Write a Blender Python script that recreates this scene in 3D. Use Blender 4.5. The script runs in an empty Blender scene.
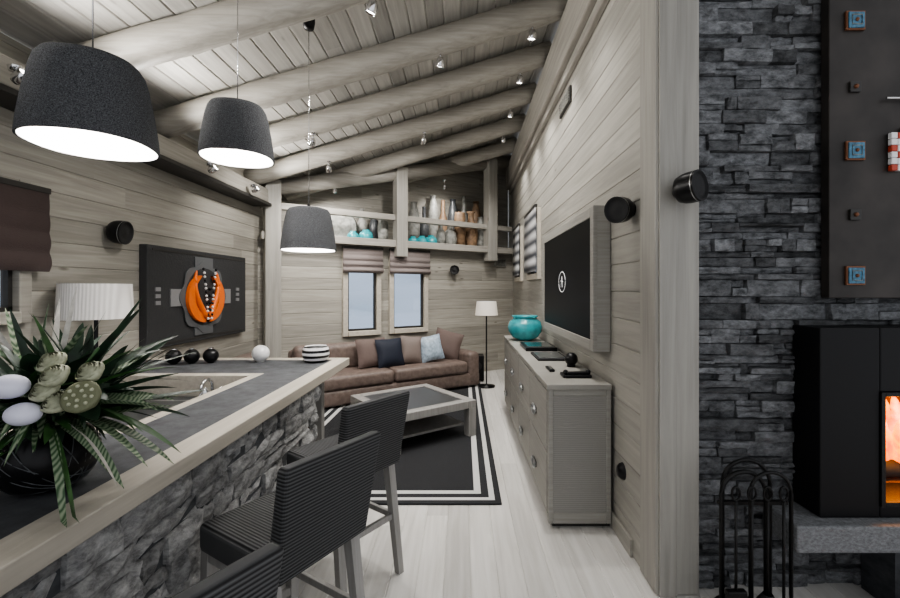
import bpy, bmesh, math, random
from mathutils import Vector, Matrix
random.seed(7)
S=bpy.context.scene
COL=S.collection
R=random.uniform
try: S.view_settings.look='AgX - Medium High Contrast'
except Exception: pass
# ------------------------------------------------------------------ materials
def newmat(name):
    m=bpy.data.materials.new(name); m.use_nodes=True
    nt=m.node_tree; b=nt.nodes['Principled BSDF']
    return m,nt,b
def plain(name,col,rough=.5,metal=0,emit=None,es=0,bump=0,bscale=50,trans=0,coat=0,var=0,spec=None):
    m,nt,b=newmat(name)
    b.inputs['Base Color'].default_value=(*col,1)
    b.inputs['Roughness'].default_value=rough
    b.inputs['Metallic'].default_value=metal
    if spec is not None: b.inputs['Specular IOR Level'].default_value=spec
    if trans: b.inputs['Transmission Weight'].default_value=trans
    if coat: b.inputs['Coat Weight'].default_value=coat
    if emit:
        b.inputs['Emission Color'].default_value=(*emit,1); b.inputs['Emission Strength'].default_value=es
    tc=nt.nodes.new('ShaderNodeTexCoord')
    n=nt.nodes.new('ShaderNodeTexNoise'); n.inputs['Scale'].default_value=bscale; n.inputs['Detail'].default_value=4
    nt.links.new(tc.outputs['Object'],n.inputs['Vector'])
    if var:
        mx=nt.nodes.new('ShaderNodeMixRGB'); mx.inputs[1].default_value=(*[c*(1-var) for c in col],1); mx.inputs[2].default_value=(*[min(1,c*(1+var)) for c in col],1)
        cr=nt.nodes.new('ShaderNodeMapRange'); cr.inputs[1].default_value=.3; cr.inputs[2].default_value=.7
        nt.links.new(n.outputs['Fac'],cr.inputs[0]); nt.links.new(cr.outputs[0],mx.inputs[0]); nt.links.new(mx.outputs[0],b.inputs['Base Color'])
    if bump:
        bp=nt.nodes.new('ShaderNodeBump'); bp.inputs['Strength'].default_value=bump; bp.inputs['Distance'].default_value=.01
        nt.links.new(n.outputs['Fac'],bp.inputs['Height']); nt.links.new(bp.outputs[0],b.inputs['Normal'])
    return m
def wood(name,c1,c2,sc,rough=.55,island=.35,bump=.25,knots=True):
    m,nt,b=newmat(name); L=nt.links.new
    tc=nt.nodes.new('ShaderNodeTexCoord'); mp=nt.nodes.new('ShaderNodeMapping'); mp.inputs['Scale'].default_value=sc
    geo=nt.nodes.new('ShaderNodeNewGeometry')
    off=nt.nodes.new('ShaderNodeVectorMath'); off.operation='ADD'
    mul=nt.nodes.new('ShaderNodeMath'); mul.operation='MULTIPLY'; mul.inputs[1].default_value=37.0
    L(geo.outputs['Random Per Island'],mul.inputs[0])
    cb=nt.nodes.new('ShaderNodeCombineXYZ'); L(mul.outputs[0],cb.inputs[0]); L(mul.outputs[0],cb.inputs[1]); L(mul.outputs[0],cb.inputs[2])
    L(tc.outputs['Object'],mp.inputs['Vector']); L(mp.outputs[0],off.inputs[0]); L(cb.outputs[0],off.inputs[1])
    n=nt.nodes.new('ShaderNodeTexNoise'); n.inputs['Scale'].default_value=1; n.inputs['Detail'].default_value=7; n.inputs['Distortion'].default_value=.5; n.inputs['Roughness'].default_value=.6
    L(off.outputs[0],n.inputs['Vector'])
    cr=nt.nodes.new('ShaderNodeValToRGB'); cr.color_ramp.elements[0].position=.30; cr.color_ramp.elements[1].position=.70
    cr.color_ramp.elements[0].color=(*c1,1); cr.color_ramp.elements[1].color=(*c2,1)
    L(n.outputs['Fac'],cr.inputs[0])
    last=cr.outputs[0]
    if knots:
        v=nt.nodes.new('ShaderNodeTexVoronoi'); v.inputs['Scale'].default_value=1
        mp2=nt.nodes.new('ShaderNodeMapping'); k=[min(max(s*.32,1.6),5.) for s in sc]; mp2.inputs['Scale'].default_value=k
        L(tc.outputs['Object'],mp2.inputs['Vector']); L(mp2.outputs[0],v.inputs['Vector'])
        r2=nt.nodes.new('ShaderNodeValToRGB'); r2.color_ramp.elements[0].position=.02; r2.color_ramp.elements[1].position=.08
        r2.color_ramp.elements[0].color=(.42,.39,.37,1); r2.color_ramp.elements[1].color=(1,1,1,1)
        L(v.outputs['Distance'],r2.inputs[0])
        mk=nt.nodes.new('ShaderNodeMixRGB'); mk.blend_type='MULTIPLY'; mk.inputs[0].default_value=1
        L(last,mk.inputs[1]); L(r2.outputs[0],mk.inputs[2]); last=mk.outputs[0]
    mr=nt.nodes.new('ShaderNodeMapRange'); mr.inputs[3].default_value=1-island; mr.inputs[4].default_value=1+island*.6
    L(geo.outputs['Random Per Island'],mr.inputs[0])
    mm=nt.nodes.new('ShaderNodeMixRGB'); mm.blend_type='MULTIPLY'; mm.inputs[0].default_value=1
    L(last,mm.inputs[1]); L(mr.outputs[0],mm.inputs[2]); L(mm.outputs[0],b.inputs['Base Color'])
    b.inputs['Roughness'].default_value=rough
    bp=nt.nodes.new('ShaderNodeBump'); bp.inputs['Strength'].default_value=bump; bp.inputs['Distance'].default_value=.004
    L(n.outputs['Fac'],bp.inputs['Height']); L(bp.outputs[0],b.inputs['Normal'])
    return m
def stone(name,c1,c2,scale=14,bump=1.0,lo=.5,hi=1.4):
    m,nt,b=newmat(name); L=nt.links.new
    tc=nt.nodes.new('ShaderNodeTexCoord'); geo=nt.nodes.new('ShaderNodeNewGeometry')
    n=nt.nodes.new('ShaderNodeTexNoise'); n.inputs['Scale'].default_value=scale; n.inputs['Detail'].default_value=9; n.inputs['Roughness'].default_value=.72
    mp=nt.nodes.new('ShaderNodeMapping'); mp.inputs['Scale'].default_value=(1,1,1.8); L(tc.outputs['Object'],mp.inputs[0]); L(mp.outputs[0],n.inputs['Vector'])
    cr=nt.nodes.new('ShaderNodeValToRGB'); cr.color_ramp.elements[0].position=.36; cr.color_ramp.elements[1].position=.66
    cr.color_ramp.elements[0].color=(*c1,1); cr.color_ramp.elements[1].color=(*c2,1); L(n.outputs['Fac'],cr.inputs[0])
    mr=nt.nodes.new('ShaderNodeMapRange'); mr.inputs[3].default_value=lo; mr.inputs[4].default_value=hi
    L(geo.outputs['Random Per Island'],mr.inputs[0])
    mm=nt.nodes.new('ShaderNodeMixRGB'); mm.blend_type='MULTIPLY'; mm.inputs[0].default_value=1
    L(cr.outputs[0],mm.inputs[1]); L(mr.outputs[0],mm.inputs[2]); L(mm.outputs[0],b.inputs['Base Color'])
    b.inputs['Roughness'].default_value=.75
    bp=nt.nodes.new('ShaderNodeBump'); bp.inputs['Strength'].default_value=bump; bp.inputs['Distance'].default_value=.025
    L(n.outputs['Fac'],bp.inputs['Height']); L(bp.outputs[0],b.inputs['Normal'])
    return m
def ribbed(name,c1,c2,direction='Z',lam=.012,rough=.85,bump=.6,dist=0):
    m,nt,b=newmat(name); L=nt.links.new
    tc=nt.nodes.new('ShaderNodeTexCoord'); w=nt.nodes.new('ShaderNodeTexWave'); w.bands_direction=direction
    w.inputs['Scale'].default_value=.314/lam; w.inputs['Distortion'].default_value=dist; w.inputs['Detail'].default_value=1
    L(tc.outputs['Object'],w.inputs['Vector'])
    mx=nt.nodes.new('ShaderNodeMixRGB'); mx.inputs[1].default_value=(*c1,1); mx.inputs[2].default_value=(*c2,1)
    L(w.outputs['Fac'],mx.inputs[0]); L(mx.outputs[0],b.inputs['Base Color']); b.inputs['Roughness'].default_value=rough
    bp=nt.nodes.new('ShaderNodeBump'); bp.inputs['Strength'].default_value=bump; bp.inputs['Distance'].default_value=.004
    L(w.outputs['Fac'],bp.inputs['Height']); L(bp.outputs[0],b.inputs['Normal'])
    return m
M_wall=wood('wood_wall',(.27,.255,.222),(.41,.39,.345),(1.6,1.6,30),island=.24)
M_wallR=wood('wood_wall_r',(.31,.297,.265),(.43,.415,.375),(1.6,1.6,30),island=.18)
M_post=wood('wood_post',(.28,.27,.245),(.39,.375,.34),(26,26,1.2),island=.1)
M_raft=wood('wood_rafter',(.26,.246,.218),(.40,.38,.34),(1.3,28,28),island=.12)
M_ceil=wood('wood_ceiling',(.36,.345,.32),(.52,.505,.47),(28,1.5,28),island=.2)
M_floor=wood('wood_floor',(.56,.545,.515),(.72,.705,.68),(24,1.4,5),rough=.35,island=.16,bump=.08,knots=False)
M_edge=wood('wood_bar_edge',(.42,.385,.325),(.56,.52,.45),(26,1.5,26),island=.08,knots=False)
M_beamY=wood('wood_beam_y',(.25,.236,.21),(.39,.37,.33),(28,1.4,28),island=.12)
M_cab=wood('wood_cabinet',(.28,.27,.245),(.37,.36,.33),(2,2,70),island=.08,knots=False)
M_leg=wood('wood_leg',(.27,.262,.248),(.38,.37,.355),(30,30,2),island=.05,knots=False)
M_shelf=wood('wood_truss',(.27,.255,.228),(.42,.40,.36),(1.6,1.6,28),island=.12)
M_dark=plain('dark_trim',(.03,.028,.026),.5)
M_stoneW=stone('stone_wall',(.058,.061,.065),(.275,.283,.295),16,1.0,.45,1.4)
M_stoneB=stone('stone_bar',(.17,.17,.171),(.55,.55,.545),18,.9,.65,1.3)
M_hearth=stone('hearth_stone',(.12,.123,.13),(.26,.27,.28),60,.2,1,1)
M_slate=stone('slate_top',(.045,.048,.053),(.095,.10,.108),9,.12,.9,1.1)
M_black=plain('black_satin',(.007,.007,.008),.35,spec=.3)
M_blackf=plain('black_steel',(.008,.008,.009),.5,spec=.25)
M_blackm=plain('black_matte',(.015,.015,.016),.7,bump=.3,bscale=200)
M_iron=plain('wrought_iron',(.02,.02,.02),.4,.6,bump=.3,bscale=90)
M_chrome=plain('chrome',(.75,.75,.76),.15,1)
M_white=plain('white_gloss',(.8,.8,.8),.3)
M_felt=plain('grey_felt',(.095,.098,.105),.95,bump=.9,bscale=300,var=.8)
M_shadein=plain('shade_inner',(.85,.85,.86),.8,emit=(1,.98,.95),es=.12)
M_bulb=plain('bulb',(1,1,1),.4,emit=(1,.97,.92),es=12)
M_spot=plain('spot_glow',(1,1,1),.4,emit=(1,.98,.94),es=14)
M_cloth=ribbed('stool_fabric',(.012,.012,.013),(.10,.102,.105),'Z',.012)
M_clothS=ribbed('stool_seat_fabric',(.012,.012,.013),(.085,.087,.09),'Y',.012)
M_sofa=plain('sofa_leather',(.155,.118,.102),.5,bump=.4,bscale=18,var=.25)
M_pb=plain('pillow_brown',(.13,.095,.085),.8,bump=.3,bscale=20); M_pn=plain('pillow_navy',(.010,.014,.028),.7); M_ps=plain('pillow_silver',(.34,.42,.50),.45,bump=.3,var=.3,bscale=25); M_pg=plain('pillow_taupe',(.18,.145,.13),.7,bump=.3,bscale=20)
M_teal=plain('teal_ceramic',(.04,.33,.37),.25,coat=.5,var=.25,bscale=12)
M_brown=plain('brown_ceramic',(.26,.17,.105),.5,var=.4,bscale=14); M_greyc=plain('grey_ceramic',(.27,.27,.25),.45,var=.45,bscale=14); M_dkc=plain('dark_ceramic',(.07,.075,.08),.3,var=.3)
M_blind=plain('blind_taupe',(.24,.205,.195),.85,bump=.4,bscale=120,var=.12); M_blindD=plain('blind_plum',(.075,.052,.05),.8,bump=.4,bscale=120)
M_blindG=ribbed('blind_stripe',(.05,.052,.06),(.55,.55,.55),'Z',.16,bump=.05)
M_shadeW=ribbed('pleated_shade',(.66,.64,.62),(.84,.82,.80),'X',.018,bump=.4)
M_shadeC=plain('lamp_shade_cream',(.7,.66,.6),.8,emit=(1,.9,.78),es=.25)
M_glass=plain('window_glass',(.92,.96,1),.02,trans=1)
M_snow=plain('snow',(.72,.82,.97),.8,bump=.5,bscale=2)
M_bark=plain('bark',(.05,.045,.04),.9)
M_pine=plain('pine',(.07,.09,.11),.9)
M_orange=plain('orange_lacquer',(.80,.16,.015),.4)
M_red=plain('red_enamel',(.45,.06,.03),.4)
M_blue=plain('blue_enamel',(.05,.16,.25),.3,var=.5,bscale=60)
M_copper=plain('copper',(.20,.09,.05),.5,.5)
M_bronze=plain('bronze_panel',(.034,.029,.026),.5,.2,var=.4,bscale=5)
M_artbg=plain('art_charcoal',(.035,.036,.038),.7,bump=.4,bscale=60); M_artg=plain('art_grey',(.24,.24,.245),.7,bump=.4,bscale=60)
M_sink=plain('steel_brushed',(.45,.46,.47),.3,1)
M_tglass=plain('table_glass',(.055,.058,.062),.3)
M_basin=plain('basin_dark',(.05,.055,.06),.3,.3)
# ------------------------------------------------------------------ mesh builder
class B:
    def __init__(s): s.v=[];s.f=[];s.m=[];s.sm=[];s.mats=[]
    def mi(s,mat):
        if mat not in s.mats: s.mats.append(mat)
        return s.mats.index(mat)
    def add(s,vs,fs,mat,smooth=False,M=None):
        o=len(s.v); k=s.mi(mat)
        for p in vs:
            p=Vector(p)
            s.v.append(M@p if M else p)
        for f in fs:
            s.f.append([i+o for i in f]); s.m.append(k); s.sm.append(smooth)
    def bm(s,bm,mat,smooth=False,M=None):
        bm.verts.index_update()
        s.add([v.co.copy() for v in bm.verts],[[v.index for v in f.verts] for f in bm.faces],mat,smooth,M); bm.free()
    def box(s,lo,hi,mat,bev=0,M=None,seg=2,smooth=False):
        lo=Vector(lo);hi=Vector(hi)
        bm=bmesh.new(); bmesh.ops.create_cube(bm,size=1)
        c=(lo+hi)/2; d=hi-lo
        for v in bm.verts: v.co=Vector((v.co.x*d.x,v.co.y*d.y,v.co.z*d.z))+c
        if bev: bmesh.ops.bevel(bm,geom=bm.edges[:],offset=bev,segments=seg,affect='EDGES',profile=.5)
        s.bm(bm,mat,smooth,M)
    def lathe(s,prof,mat,M=None,seg=32,smooth=True,n=2.0,cap=False):
        vs=[];fs=[]
        for (r,z) in prof:
            for i in range(seg):
                a=2*math.pi*i/seg; c=math.cos(a);d=math.sin(a)
                k=1.0 if n==2 else 1/((abs(c)**n+abs(d)**n)**(1/n))
                vs.append((r*c*k,r*d*k,z))
        for j in range(len(prof)-1):
            for i in range(seg):
                i2=(i+1)%seg
                fs.append((j*seg+i,j*seg+i2,(j+1)*seg+i2,(j+1)*seg+i))
        if cap:
            fs.append(tuple(range(seg-1,-1,-1))); fs.append(tuple((len(prof)-1)*seg+i for i in range(seg)))
        s.add(vs,fs,mat,smooth,M)
    def cyl(s,p,q,r,mat,seg=16,r2=None,smooth=True):
        p=Vector(p);q=Vector(q);d=q-p
        M=Matrix.Translation(p)@d.to_track_quat('Z','Y').to_matrix().to_4x4()
        s.lathe([(r,0),(r if r2 is None else r2,d.length)],mat,M,seg,smooth,cap=True)
    def sph(s,c,r,mat,sc=(1,1,1),seg=24,M=None):
        bm=bmesh.new(); bmesh.ops.create_uvsphere(bm,u_segments=seg,v_segments=max(8,seg//2),radius=r)
        for v in bm.verts: v.co=Vector((v.co.x*sc[0]+c[0],v.co.y*sc[1]+c[1],v.co.z*sc[2]+c[2]))
        s.bm(bm,mat,True,M)
    def tube(s,pts,r,mat,seg=8,M=None,closed=False):
        pts=[Vector(p) for p in pts]; n=len(pts); vs=[];fs=[]
        up=Vector((0,0,1))
        for i,p in enumerate(pts):
            if closed: t=(pts[(i+1)%n]-pts[i-1]).normalized()
            else: t=(pts[min(i+1,n-1)]-pts[max(i-1,0)]).normalized()
            x=t.cross(up)
            if x.length<.05: x=t.cross(Vector((0,1,0)))
            x.normalize(); y=t.cross(x)
            rr=r if not callable(r) else r(i/(n-1))
            for k in range(seg):
                a=2*math.pi*k/seg; vs.append(p+x*rr*math.cos(a)+y*rr*math.sin(a))
        for i in range(n if closed else n-1):
            j=(i+1)%n
            for k in range(seg):
                k2=(k+1)%seg; fs.append((i*seg+k,i*seg+k2,j*seg+k2,j*seg+k))
        if not closed: fs.append(tuple(range(seg))); fs.append(tuple((n-1)*seg+k for k in range(seg)))
        s.add(vs,fs,mat,True,M)
    def pillow(s,w,h,t,mat,M,g=12):
        vs=[];fs=[]
        for sd in (1,-1):
            o=len(vs)
            for i in range(g+1):
                for j in range(g+1):
                    u=-1+2*i/g; v=-1+2*j/g
                    th=t*((1-abs(u)**3)*(1-abs(v)**3))**.6
                    pin=1-.06*(1-abs(u*v))
                    vs.append((u*w/2*pin,sd*th/2,v*h/2*pin))
            for i in range(g):
                for j in range(g):
                    a=o+i*(g+1)+j; fs.append((a,a+1,a+g+2,a+g+1))
        s.add(vs,fs,mat,True,M)
    def finish(s,name,merge=False):
        me=bpy.data.meshes.new(name); me.from_pydata([tuple(v) for v in s.v],[],s.f)
        for m in s.mats: me.materials.append(m)
        for p,k,sm in zip(me.polygons,s.m,s.sm): p.material_index=k; p.use_smooth=sm
        bm=bmesh.new(); bm.from_mesh(me); bmesh.ops.recalc_face_normals(bm,faces=bm.faces); bm.to_mesh(me); bm.free()
        o=bpy.data.objects.new(name,me); COL.objects.link(o); return o
def boards(b,O,U,V,N,L,H,w,th,mat,holes=(),jmin=2.2,jmax=4.5,ch=.006,lim=None):
    O=Vector(O);U=Vector(U).normalized();V=Vector(V).normalized();N=Vector(N).normalized()
    z=0
    while z<H-1e-4:
        w2=min(w,H-z)
        a0,a1=(0,L) if lim is None else lim(z,z+w2)
        segs=[(a0,a1)] if a1>a0+.01 else []
        for (h0,h1,g0,g1) in holes:
            if z+w2/2>g0 and z+w2/2<g1:
                ns=[]
                for (p,q) in segs:
                    if h0>p: ns.append((p,min(q,h0)))
                    if h1<q: ns.append((max(p,h1),q))
                segs=[x for x in ns if x[1]-x[0]>.005]
        for (p,q) in segs:
            x=p; first=True
            while x<q-1e-4:
                l=R(jmin,jmax)*(R(.3,1) if first else 1); first=False
                e=min(q,x+l)
                if q-e<.3: e=q
                pr=[(z,0),(z,th-ch),(z+ch,th),(z+w2-ch,th),(z+w2,th-ch),(z+w2,0)]
                vs=[O+U*x+V*pz+N*pn for pz,pn in pr]+[O+U*e+V*pz+N*pn for pz,pn in pr]
                fs=[(i,(i+1)%6,6+(i+1)%6,6+i) for i in range(6)]+[(5,4,3,2,1,0),(6,7,8,9,10,11)]
                b.add(vs,fs,mat); x=e
        z+=w
def stones(b,O,U,V,N,L,H,rh,rw,pr,mat,holes=(),jit=.006,depth=.1):
    O=Vector(O);U=Vector(U);V=Vector(V);N=Vector(N); z=0
    while z<H:
        h=min(R(*rh),H-z)
        if H-z-h<rh[0]*.6: h=H-z
        x=0
        while x<L:
            w=min(R(*rw)*(0.5 if random.random()<.25 else 1),L-x)
            if L-x-w<rw[0]*.5: w=L-x
            cx=x+w/2;cz=z+h/2
            if not any(h0<cx<h1 and g0<cz<g1 for h0,h1,g0,g1 in holes):
                split=h>rh[0]*1.4 and random.random()<.35
                k=R(.35,.65)
                for (za,zb) in ([(z,z+h*k),(z+h*k,z+h)] if split else [(z,z+h)]):
                    p=R(*pr); g=.002; vs=[]
                    nx=5;nz=3
                    for i in range(nx):
                        for j in range(nz):
                            ux=x+g+(w-2*g)*i/(nx-1)+(R(-jit,jit) if 0<i<nx-1 else R(-jit,jit)*.35); vz=za+g+(zb-za-2*g)*j/(nz-1)+R(-jit,jit)*.4
                            edge=(i in(0,nx-1)) or (j in (0,nz-1))
                            vs.append(O+U*ux+V*vz+N*(p+(R(-jit*1.8,0) if edge else R(-jit*.6,jit*1.4))))
                    nf=nx*nz; fs=[]
                    for i in range(nx-1):
                        for j in range(nz-1):
                            a=i*nz+j; fs.append((a,a+1,a+nz+1,a+nz))
                    bo=[(0,0),(nx-1,0),(nx-1,nz-1),(0,nz-1)]
                    for (i,j) in bo:
                        vs.append(O+U*(x+w*(i/(nx-1)))+V*(za+(zb-za)*(j/(nz-1)))-N*depth*.2)
                    fs.append(tuple([i*nz for i in range(nx)]+[nf+1,nf]))
                    fs.append(tuple([(nx-1)*nz+j for j in range(nz)]+[nf+2,nf+1]))
                    fs.append(tuple([i*nz+nz-1 for i in range(nx-1,-1,-1)]+[nf+3,nf+2]))
                    fs.append(tuple([j for j in range(nz-1,-1,-1)]+[nf,nf+3]))
                    b.add(vs,fs,mat)
            x+=w
        z+=h
# ------------------------------------------------------------------ frames of reference
XL=-2.73; XR=.95; P0=Vector((XL,5.72,0))
u=Vector((.829,.559,0)).normalized(); nb=Vector((-u.y,u.x,0))
MW=Matrix((( u.x,nb.x,0,P0.x),(u.y,nb.y,0,P0.y),(0,0,1,0),(0,0,0,1)))
LB=(XR-XL)/u.x
def wa(px,bb=0):
    t=(px-463)/430
    return (t*(P0.y+bb*nb.y)-P0.x-bb*nb.x)/(u.x-t*u.y)
def zc(x): return 3.865+.3*x
# ------------------------------------------------------------------ room shell
b=B(); boards(b,(-2.9,-1.2,-.03),(0,1,0),(1,0,0),(0,0,1),11.5,6.6,.14,.03,M_floor,jmin=1.4,jmax=2.6,ch=.005); b.finish('floor')
b=B(); th=math.atan(.3)
boards(b,(-2.9,-1.2,zc(-2.9)+.03),(0,1,0),(math.cos(th),0,math.sin(th)),(math.sin(th),0,-math.cos(th)),11.0,6.8,.15,.03,M_ceil,ch=.010)
b.finish('ceiling')
RW=.165
b=B(); boards(b,(XL-.03,-1.2,0),(0,1,0),(0,0,1),(1,0,0),8.2,3.02,RW,.03,M_wall,holes=[(2.5,3.86,8*RW,13*RW)]); b.finish('wall_left')
b=B(); boards(b,(XR+.03,2.3,0),(0,1,0),(0,0,1),(-1,0,0),6.9,4.12,RW,.03,M_wallR,holes=[(2.95,3.8,10*RW,15*RW),(4.5,5.2,10*RW,15*RW)]); b.finish('wall_right')
b=B()
W1=(1.16,1.72);W2=(1.9,2.55)
boards(b,P0+nb*.03,u,(0,0,1),-nb,LB,2.2,RW,.03,M_wall,holes=[(W1[0],W1[1],5*RW,13*RW),(W2[0],W2[1],5*RW,13*RW)])
def lim(z0,z1):
    xs=(2.2+z0-3.865)/.3+.35
    return (max(-.2,(xs-XL)/u.x),LB+.4)
boards(b,P0+nb*.65+Vector((0,0,2.2)),u,(0,0,1),-nb,LB,1.98,RW,.03,M_wall,lim=lim)
b.finish('wall_back')
b=B(); b.box((0,-.02,2.14),(LB,.62,2.2),M_shelf,M=MW)
b.finish('trim_1')
b=B()
b.box((0.02,-.16,2.15),(LB-.12,-.025,2.26),M_shelf,.008,MW)
b.box((0.02,-.13,2.57),(LB-.12,-.04,2.66),M_shelf,.008,MW)
for px,w,z0 in ((272,.2,0),(400,.19,2.0),(490,.2,2.0)):
    a=wa(px,-.1); X=XL+a*u.x
    b.box((a-w/2,-.2,z0+.001),(a+w/2,-.03,zc(X)-.14),M_post,.012,MW)
pa=MW@Vector((.05,-.05,zc(XL)-.22)); pb_=MW@Vector((LB-.12,-.05,zc(XR)-.24))
b.cyl(pa,pb_,.11,M_shelf,20)
b.finish('timber_truss')
for i,d in enumerate((.95,1.9,2.83,3.75,4.55,5.45,6.4,7.4)):
    b=B(); x0=XL+.01
    if d>5.5: x0=max(XL,(d-8.25)/.675+.1)
    n=24; pts=[Vector((x0+(XR-.02-x0)*k/n,d+R(-.005,.005),zc(x0+(XR-.02-x0)*k/n)-.145+R(-.004,.004))) for k in range(n+1)]
    b.tube(pts,.115,M_raft,20)
    b.finish('rafter')
b=B(); b.box((XL+.001,-1.1,2.62),(XL+.2,5.6,2.80),M_beamY,.015); b.box((XL+.001,-1.1,2.575),(XL+.24,5.6,2.612),M_dark,.004); b.finish('trim_2')
b=B(); b.box((XR-.1,2.3,3.45),(XR-.001,8.5,3.86),M_beamY,.015); b.box((XR-.05,2.3,3.36),(XR-.001,8.5,3.445),M_beamY,.01); b.finish('trim_3')
b=B(); b.box((XR-.018,2.4,.0),(XR-.001,8.1,.1),M_wallR,.003); b.finish('baseboard_right')
b=B(); b.box((.94,2.1,0),(1.158,2.295,4.08),M_post,.012); b.box((.955,2.088,0.0),(1.04,2.1,4.0),M_post,.003); b.finish('corner_post')
b=B(); 
stones(b,(1.16,2.2,0),(1,0,0),(0,0,1),(0,-1,0),2.3,4.1,(.028,.085),(.07,.34),(.012,.055),M_stoneW,holes=[(.80,1.6,.47,1.02)])
b.box((1.16,2.21,0),(1.94,2.5,4.1),M_black); b.box((2.78,2.21,0),(3.46,2.5,4.1),M_black)
b.box((1.94,2.21,1.05),(2.78,2.5,4.1),M_black); b.box((1.94,2.21,0),(2.78,2.5,.44),M_black)
b.finish('wall_stone')
# ------------------------------------------------------------------ windows
def window(name,M,a0,a1,z0,z1,f=.055,fm=None):
    fm=fm or M_edge
    b=B()
    b.box((a0-.02,-.045,z0-.03),(a0+f,.07,z1+.02),fm,.006,M); b.box((a1-f,-.045,z0-.03),(a1+.02,.07,z1+.02),fm,.006,M)
    b.box((a0+f,-.045,z1-f),(a1-f,.07,z1+.02),fm,.006,M); b.box((a0+f,-.06,z0-.03),(a1-f,.07,z0+f*.8),fm,.006,M)
    b.box((a0+f,.03,z0+f*.8),(a1-f,.036,z1-f),M_glass,0,M)
    b.box((a0+f,.0,z0+f*.8),(a0+f+.025,.05,z1-f),M_dark,0,M); b.box((a1-f-.025,.0,z0+f*.8),(a1-f,.05,z1-f),M_dark,0,M)
    b.box((a0+f,.0,z0+f*.8),(a1-f,.05,z0+f*.8+.03),M_dark,0,M)
    b.finish(name)
def blind(name,M,a0,a1,z0,z1,mat,folds=4,amp=.05):
    b=B(); vs=[];fs=[];n=30
    for k in range(n+1):
        t=k/n; z=z1-(z1-z0)*t
        y=-.075-amp*(abs(math.sin(t*math.pi*folds))*t**1.0)
        vs.append((a0,y,z)); vs.append((a1,y,z))
    o=len(vs)
    for k in range(n+1): 
        v=vs[2*k]; vs.append((v[0],-.06,v[2])); v=vs[2*k+1]; vs.append((v[0],-.06,v[2]))
    for k in range(n):
        fs.append((2*k,2*k+1,2*k+3,2*k+2)); fs.append((o+2*k,o+2*k+1,o+2*k+3,o+2*k+2))
        fs.append((2*k,2*k+2,o+2*k+2,o+2*k)); fs.append((2*k+1,2*k+3,o+2*k+3,o+2*k+1))
    b.add(vs,fs,mat,True,M)
    b.box((a0-.01,-.08,z1-.002),(a1+.01,-.047,z1+.035),M_dark,.004,M)
    b.finish(name)
window('window_1',MW,W1[0],W1[1],5*RW,13*RW); window('window_2',MW,W2[0],W2[1],5*RW,13*RW)
blind('roman_blind',MW,W1[0]-.03,W1[1]+.03,1.74,2.10,M_blind); blind('roman_blind',MW,W2[0]-.03,W2[1]+.03,1.74,2.10,M_blind)
MR=Matrix(((0,1,0,XR),(1,0,0,2.3),(0,0,1,0),(0,0,0,1)))
window('window_3',MR,2.95,3.8,10*RW,15*RW); window('window_4',MR,4.5,5.2,10*RW,15*RW)
blind('roman_blind',MR,2.93,3.82,1.72,2.5,M_blindG,4,.012); blind('roman_blind',MR,4.48,5.22,1.72,2.5,M_blindG,4,.012)
ML=Matrix(((0,-1,0,XL),(1,0,0,-1.2),(0,0,1,0),(0,0,0,1)))
window('window_5',ML,2.5,3.86,8*RW,13*RW,fm=M_wall); blind('roman_blind',ML,2.47,3.96,1.61,2.11,M_blindD,4,.02)
b=B(); vs=[];fs=[];n=36
def gz(x,y): return -.2+.15*(y-10)+.35*math.sin(x*.7+y*.4)+.2*math.sin(y*1.3)
for i in range(n+1):
    for j in range(n+1):
        x=-24+42*i/n; y=9.6+25*j/n; vs.append((x,y,gz(x,y)))
for i in range(n):
    for j in range(n):
        a=i*(n+1)+j; fs.append((a,a+1,a+n+2,a+n+1))
b.add(vs,fs,M_snow,True); b.finish('snow_slope')
for (x,y,h) in ((-5.0,17,8),(-1.0,24,9),(-9.5,20,10),(-4.0,27,9),(3,26,10)):
    b=B(); z0=gz(x,y)-.05
    b.cyl((x,y,z0),(x,y,z0+h),.14,M_bark,10,.03)
    for k in range(7):
        zz=z0+1.9+k*(h-1.9)/7; rr=1.3*(1-k/7.5)
        b.lathe([(rr,zz-.3),(rr*.5,zz+.3),(.02,zz+1.3)],M_pine,Matrix.Translation((x,y,0)),12,False)
    b.finish('pine_tree')
# ------------------------------------------------------------------ bar
ZT=.925
b=B()
stones(b,(-.995,-.6,0),(0,1,0),(0,0,1),(1,0,0),3.5,ZT-.07,(.06,.13),(.10,.40),(.0,.03),M_stoneB,jit=.011)
b.box((-1.3,-.6,0),(-1.0,2.9,ZT-.065),M_slate)
b.box((-2.7,2.95,0),(-1.46,3.5,ZT-.062),M_edge,.004)
b.box((-1.36,-.6,ZT-.045),(-1.06,3.6-.1,ZT-.003),M_slate)
b.box((-2.7,2.94,ZT-.045),(-1.36,3.5,ZT-.003),M_slate)
b.box((-2.2,-.6,ZT-.045),(-1.36,1.72,ZT-.003),M_slate)
b.box((-1.065,-.6,ZT-.06),(-.95,3.6,ZT),M_edge,.004)
b.box((-2.7,3.5,ZT-.06),(-1.065,3.6,ZT),M_edge,.004)
b.box((-1.42,1.8,ZT-.14),(-1.36,2.94,ZT),M_edge,.004)
b.box((-2.7,2.86,ZT-.14),(-1.42,2.94,ZT),M_edge,.004)
b.box((-2.2,1.72,ZT-.14),(-1.36,1.80,ZT),M_edge,.004)
b.box((-2.2,1.8,ZT-.17),(-1.42,2.86,ZT-.14),M_basin,.003)
b.box((-2.05,2.1,ZT-.139),(-1.55,2.72,ZT-.125),M_sink,.006)
b.box((-2.0,2.15,ZT-.128),(-1.60,2.67,ZT-.12),M_basin,.003)
b.box((-2.15,1.75,0),(-1.46,2.86,ZT-.17),M_edge)
b.box((-1.20,3.44,0),(-1.13,3.51,ZT-.06),M_leg,.004)
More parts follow.
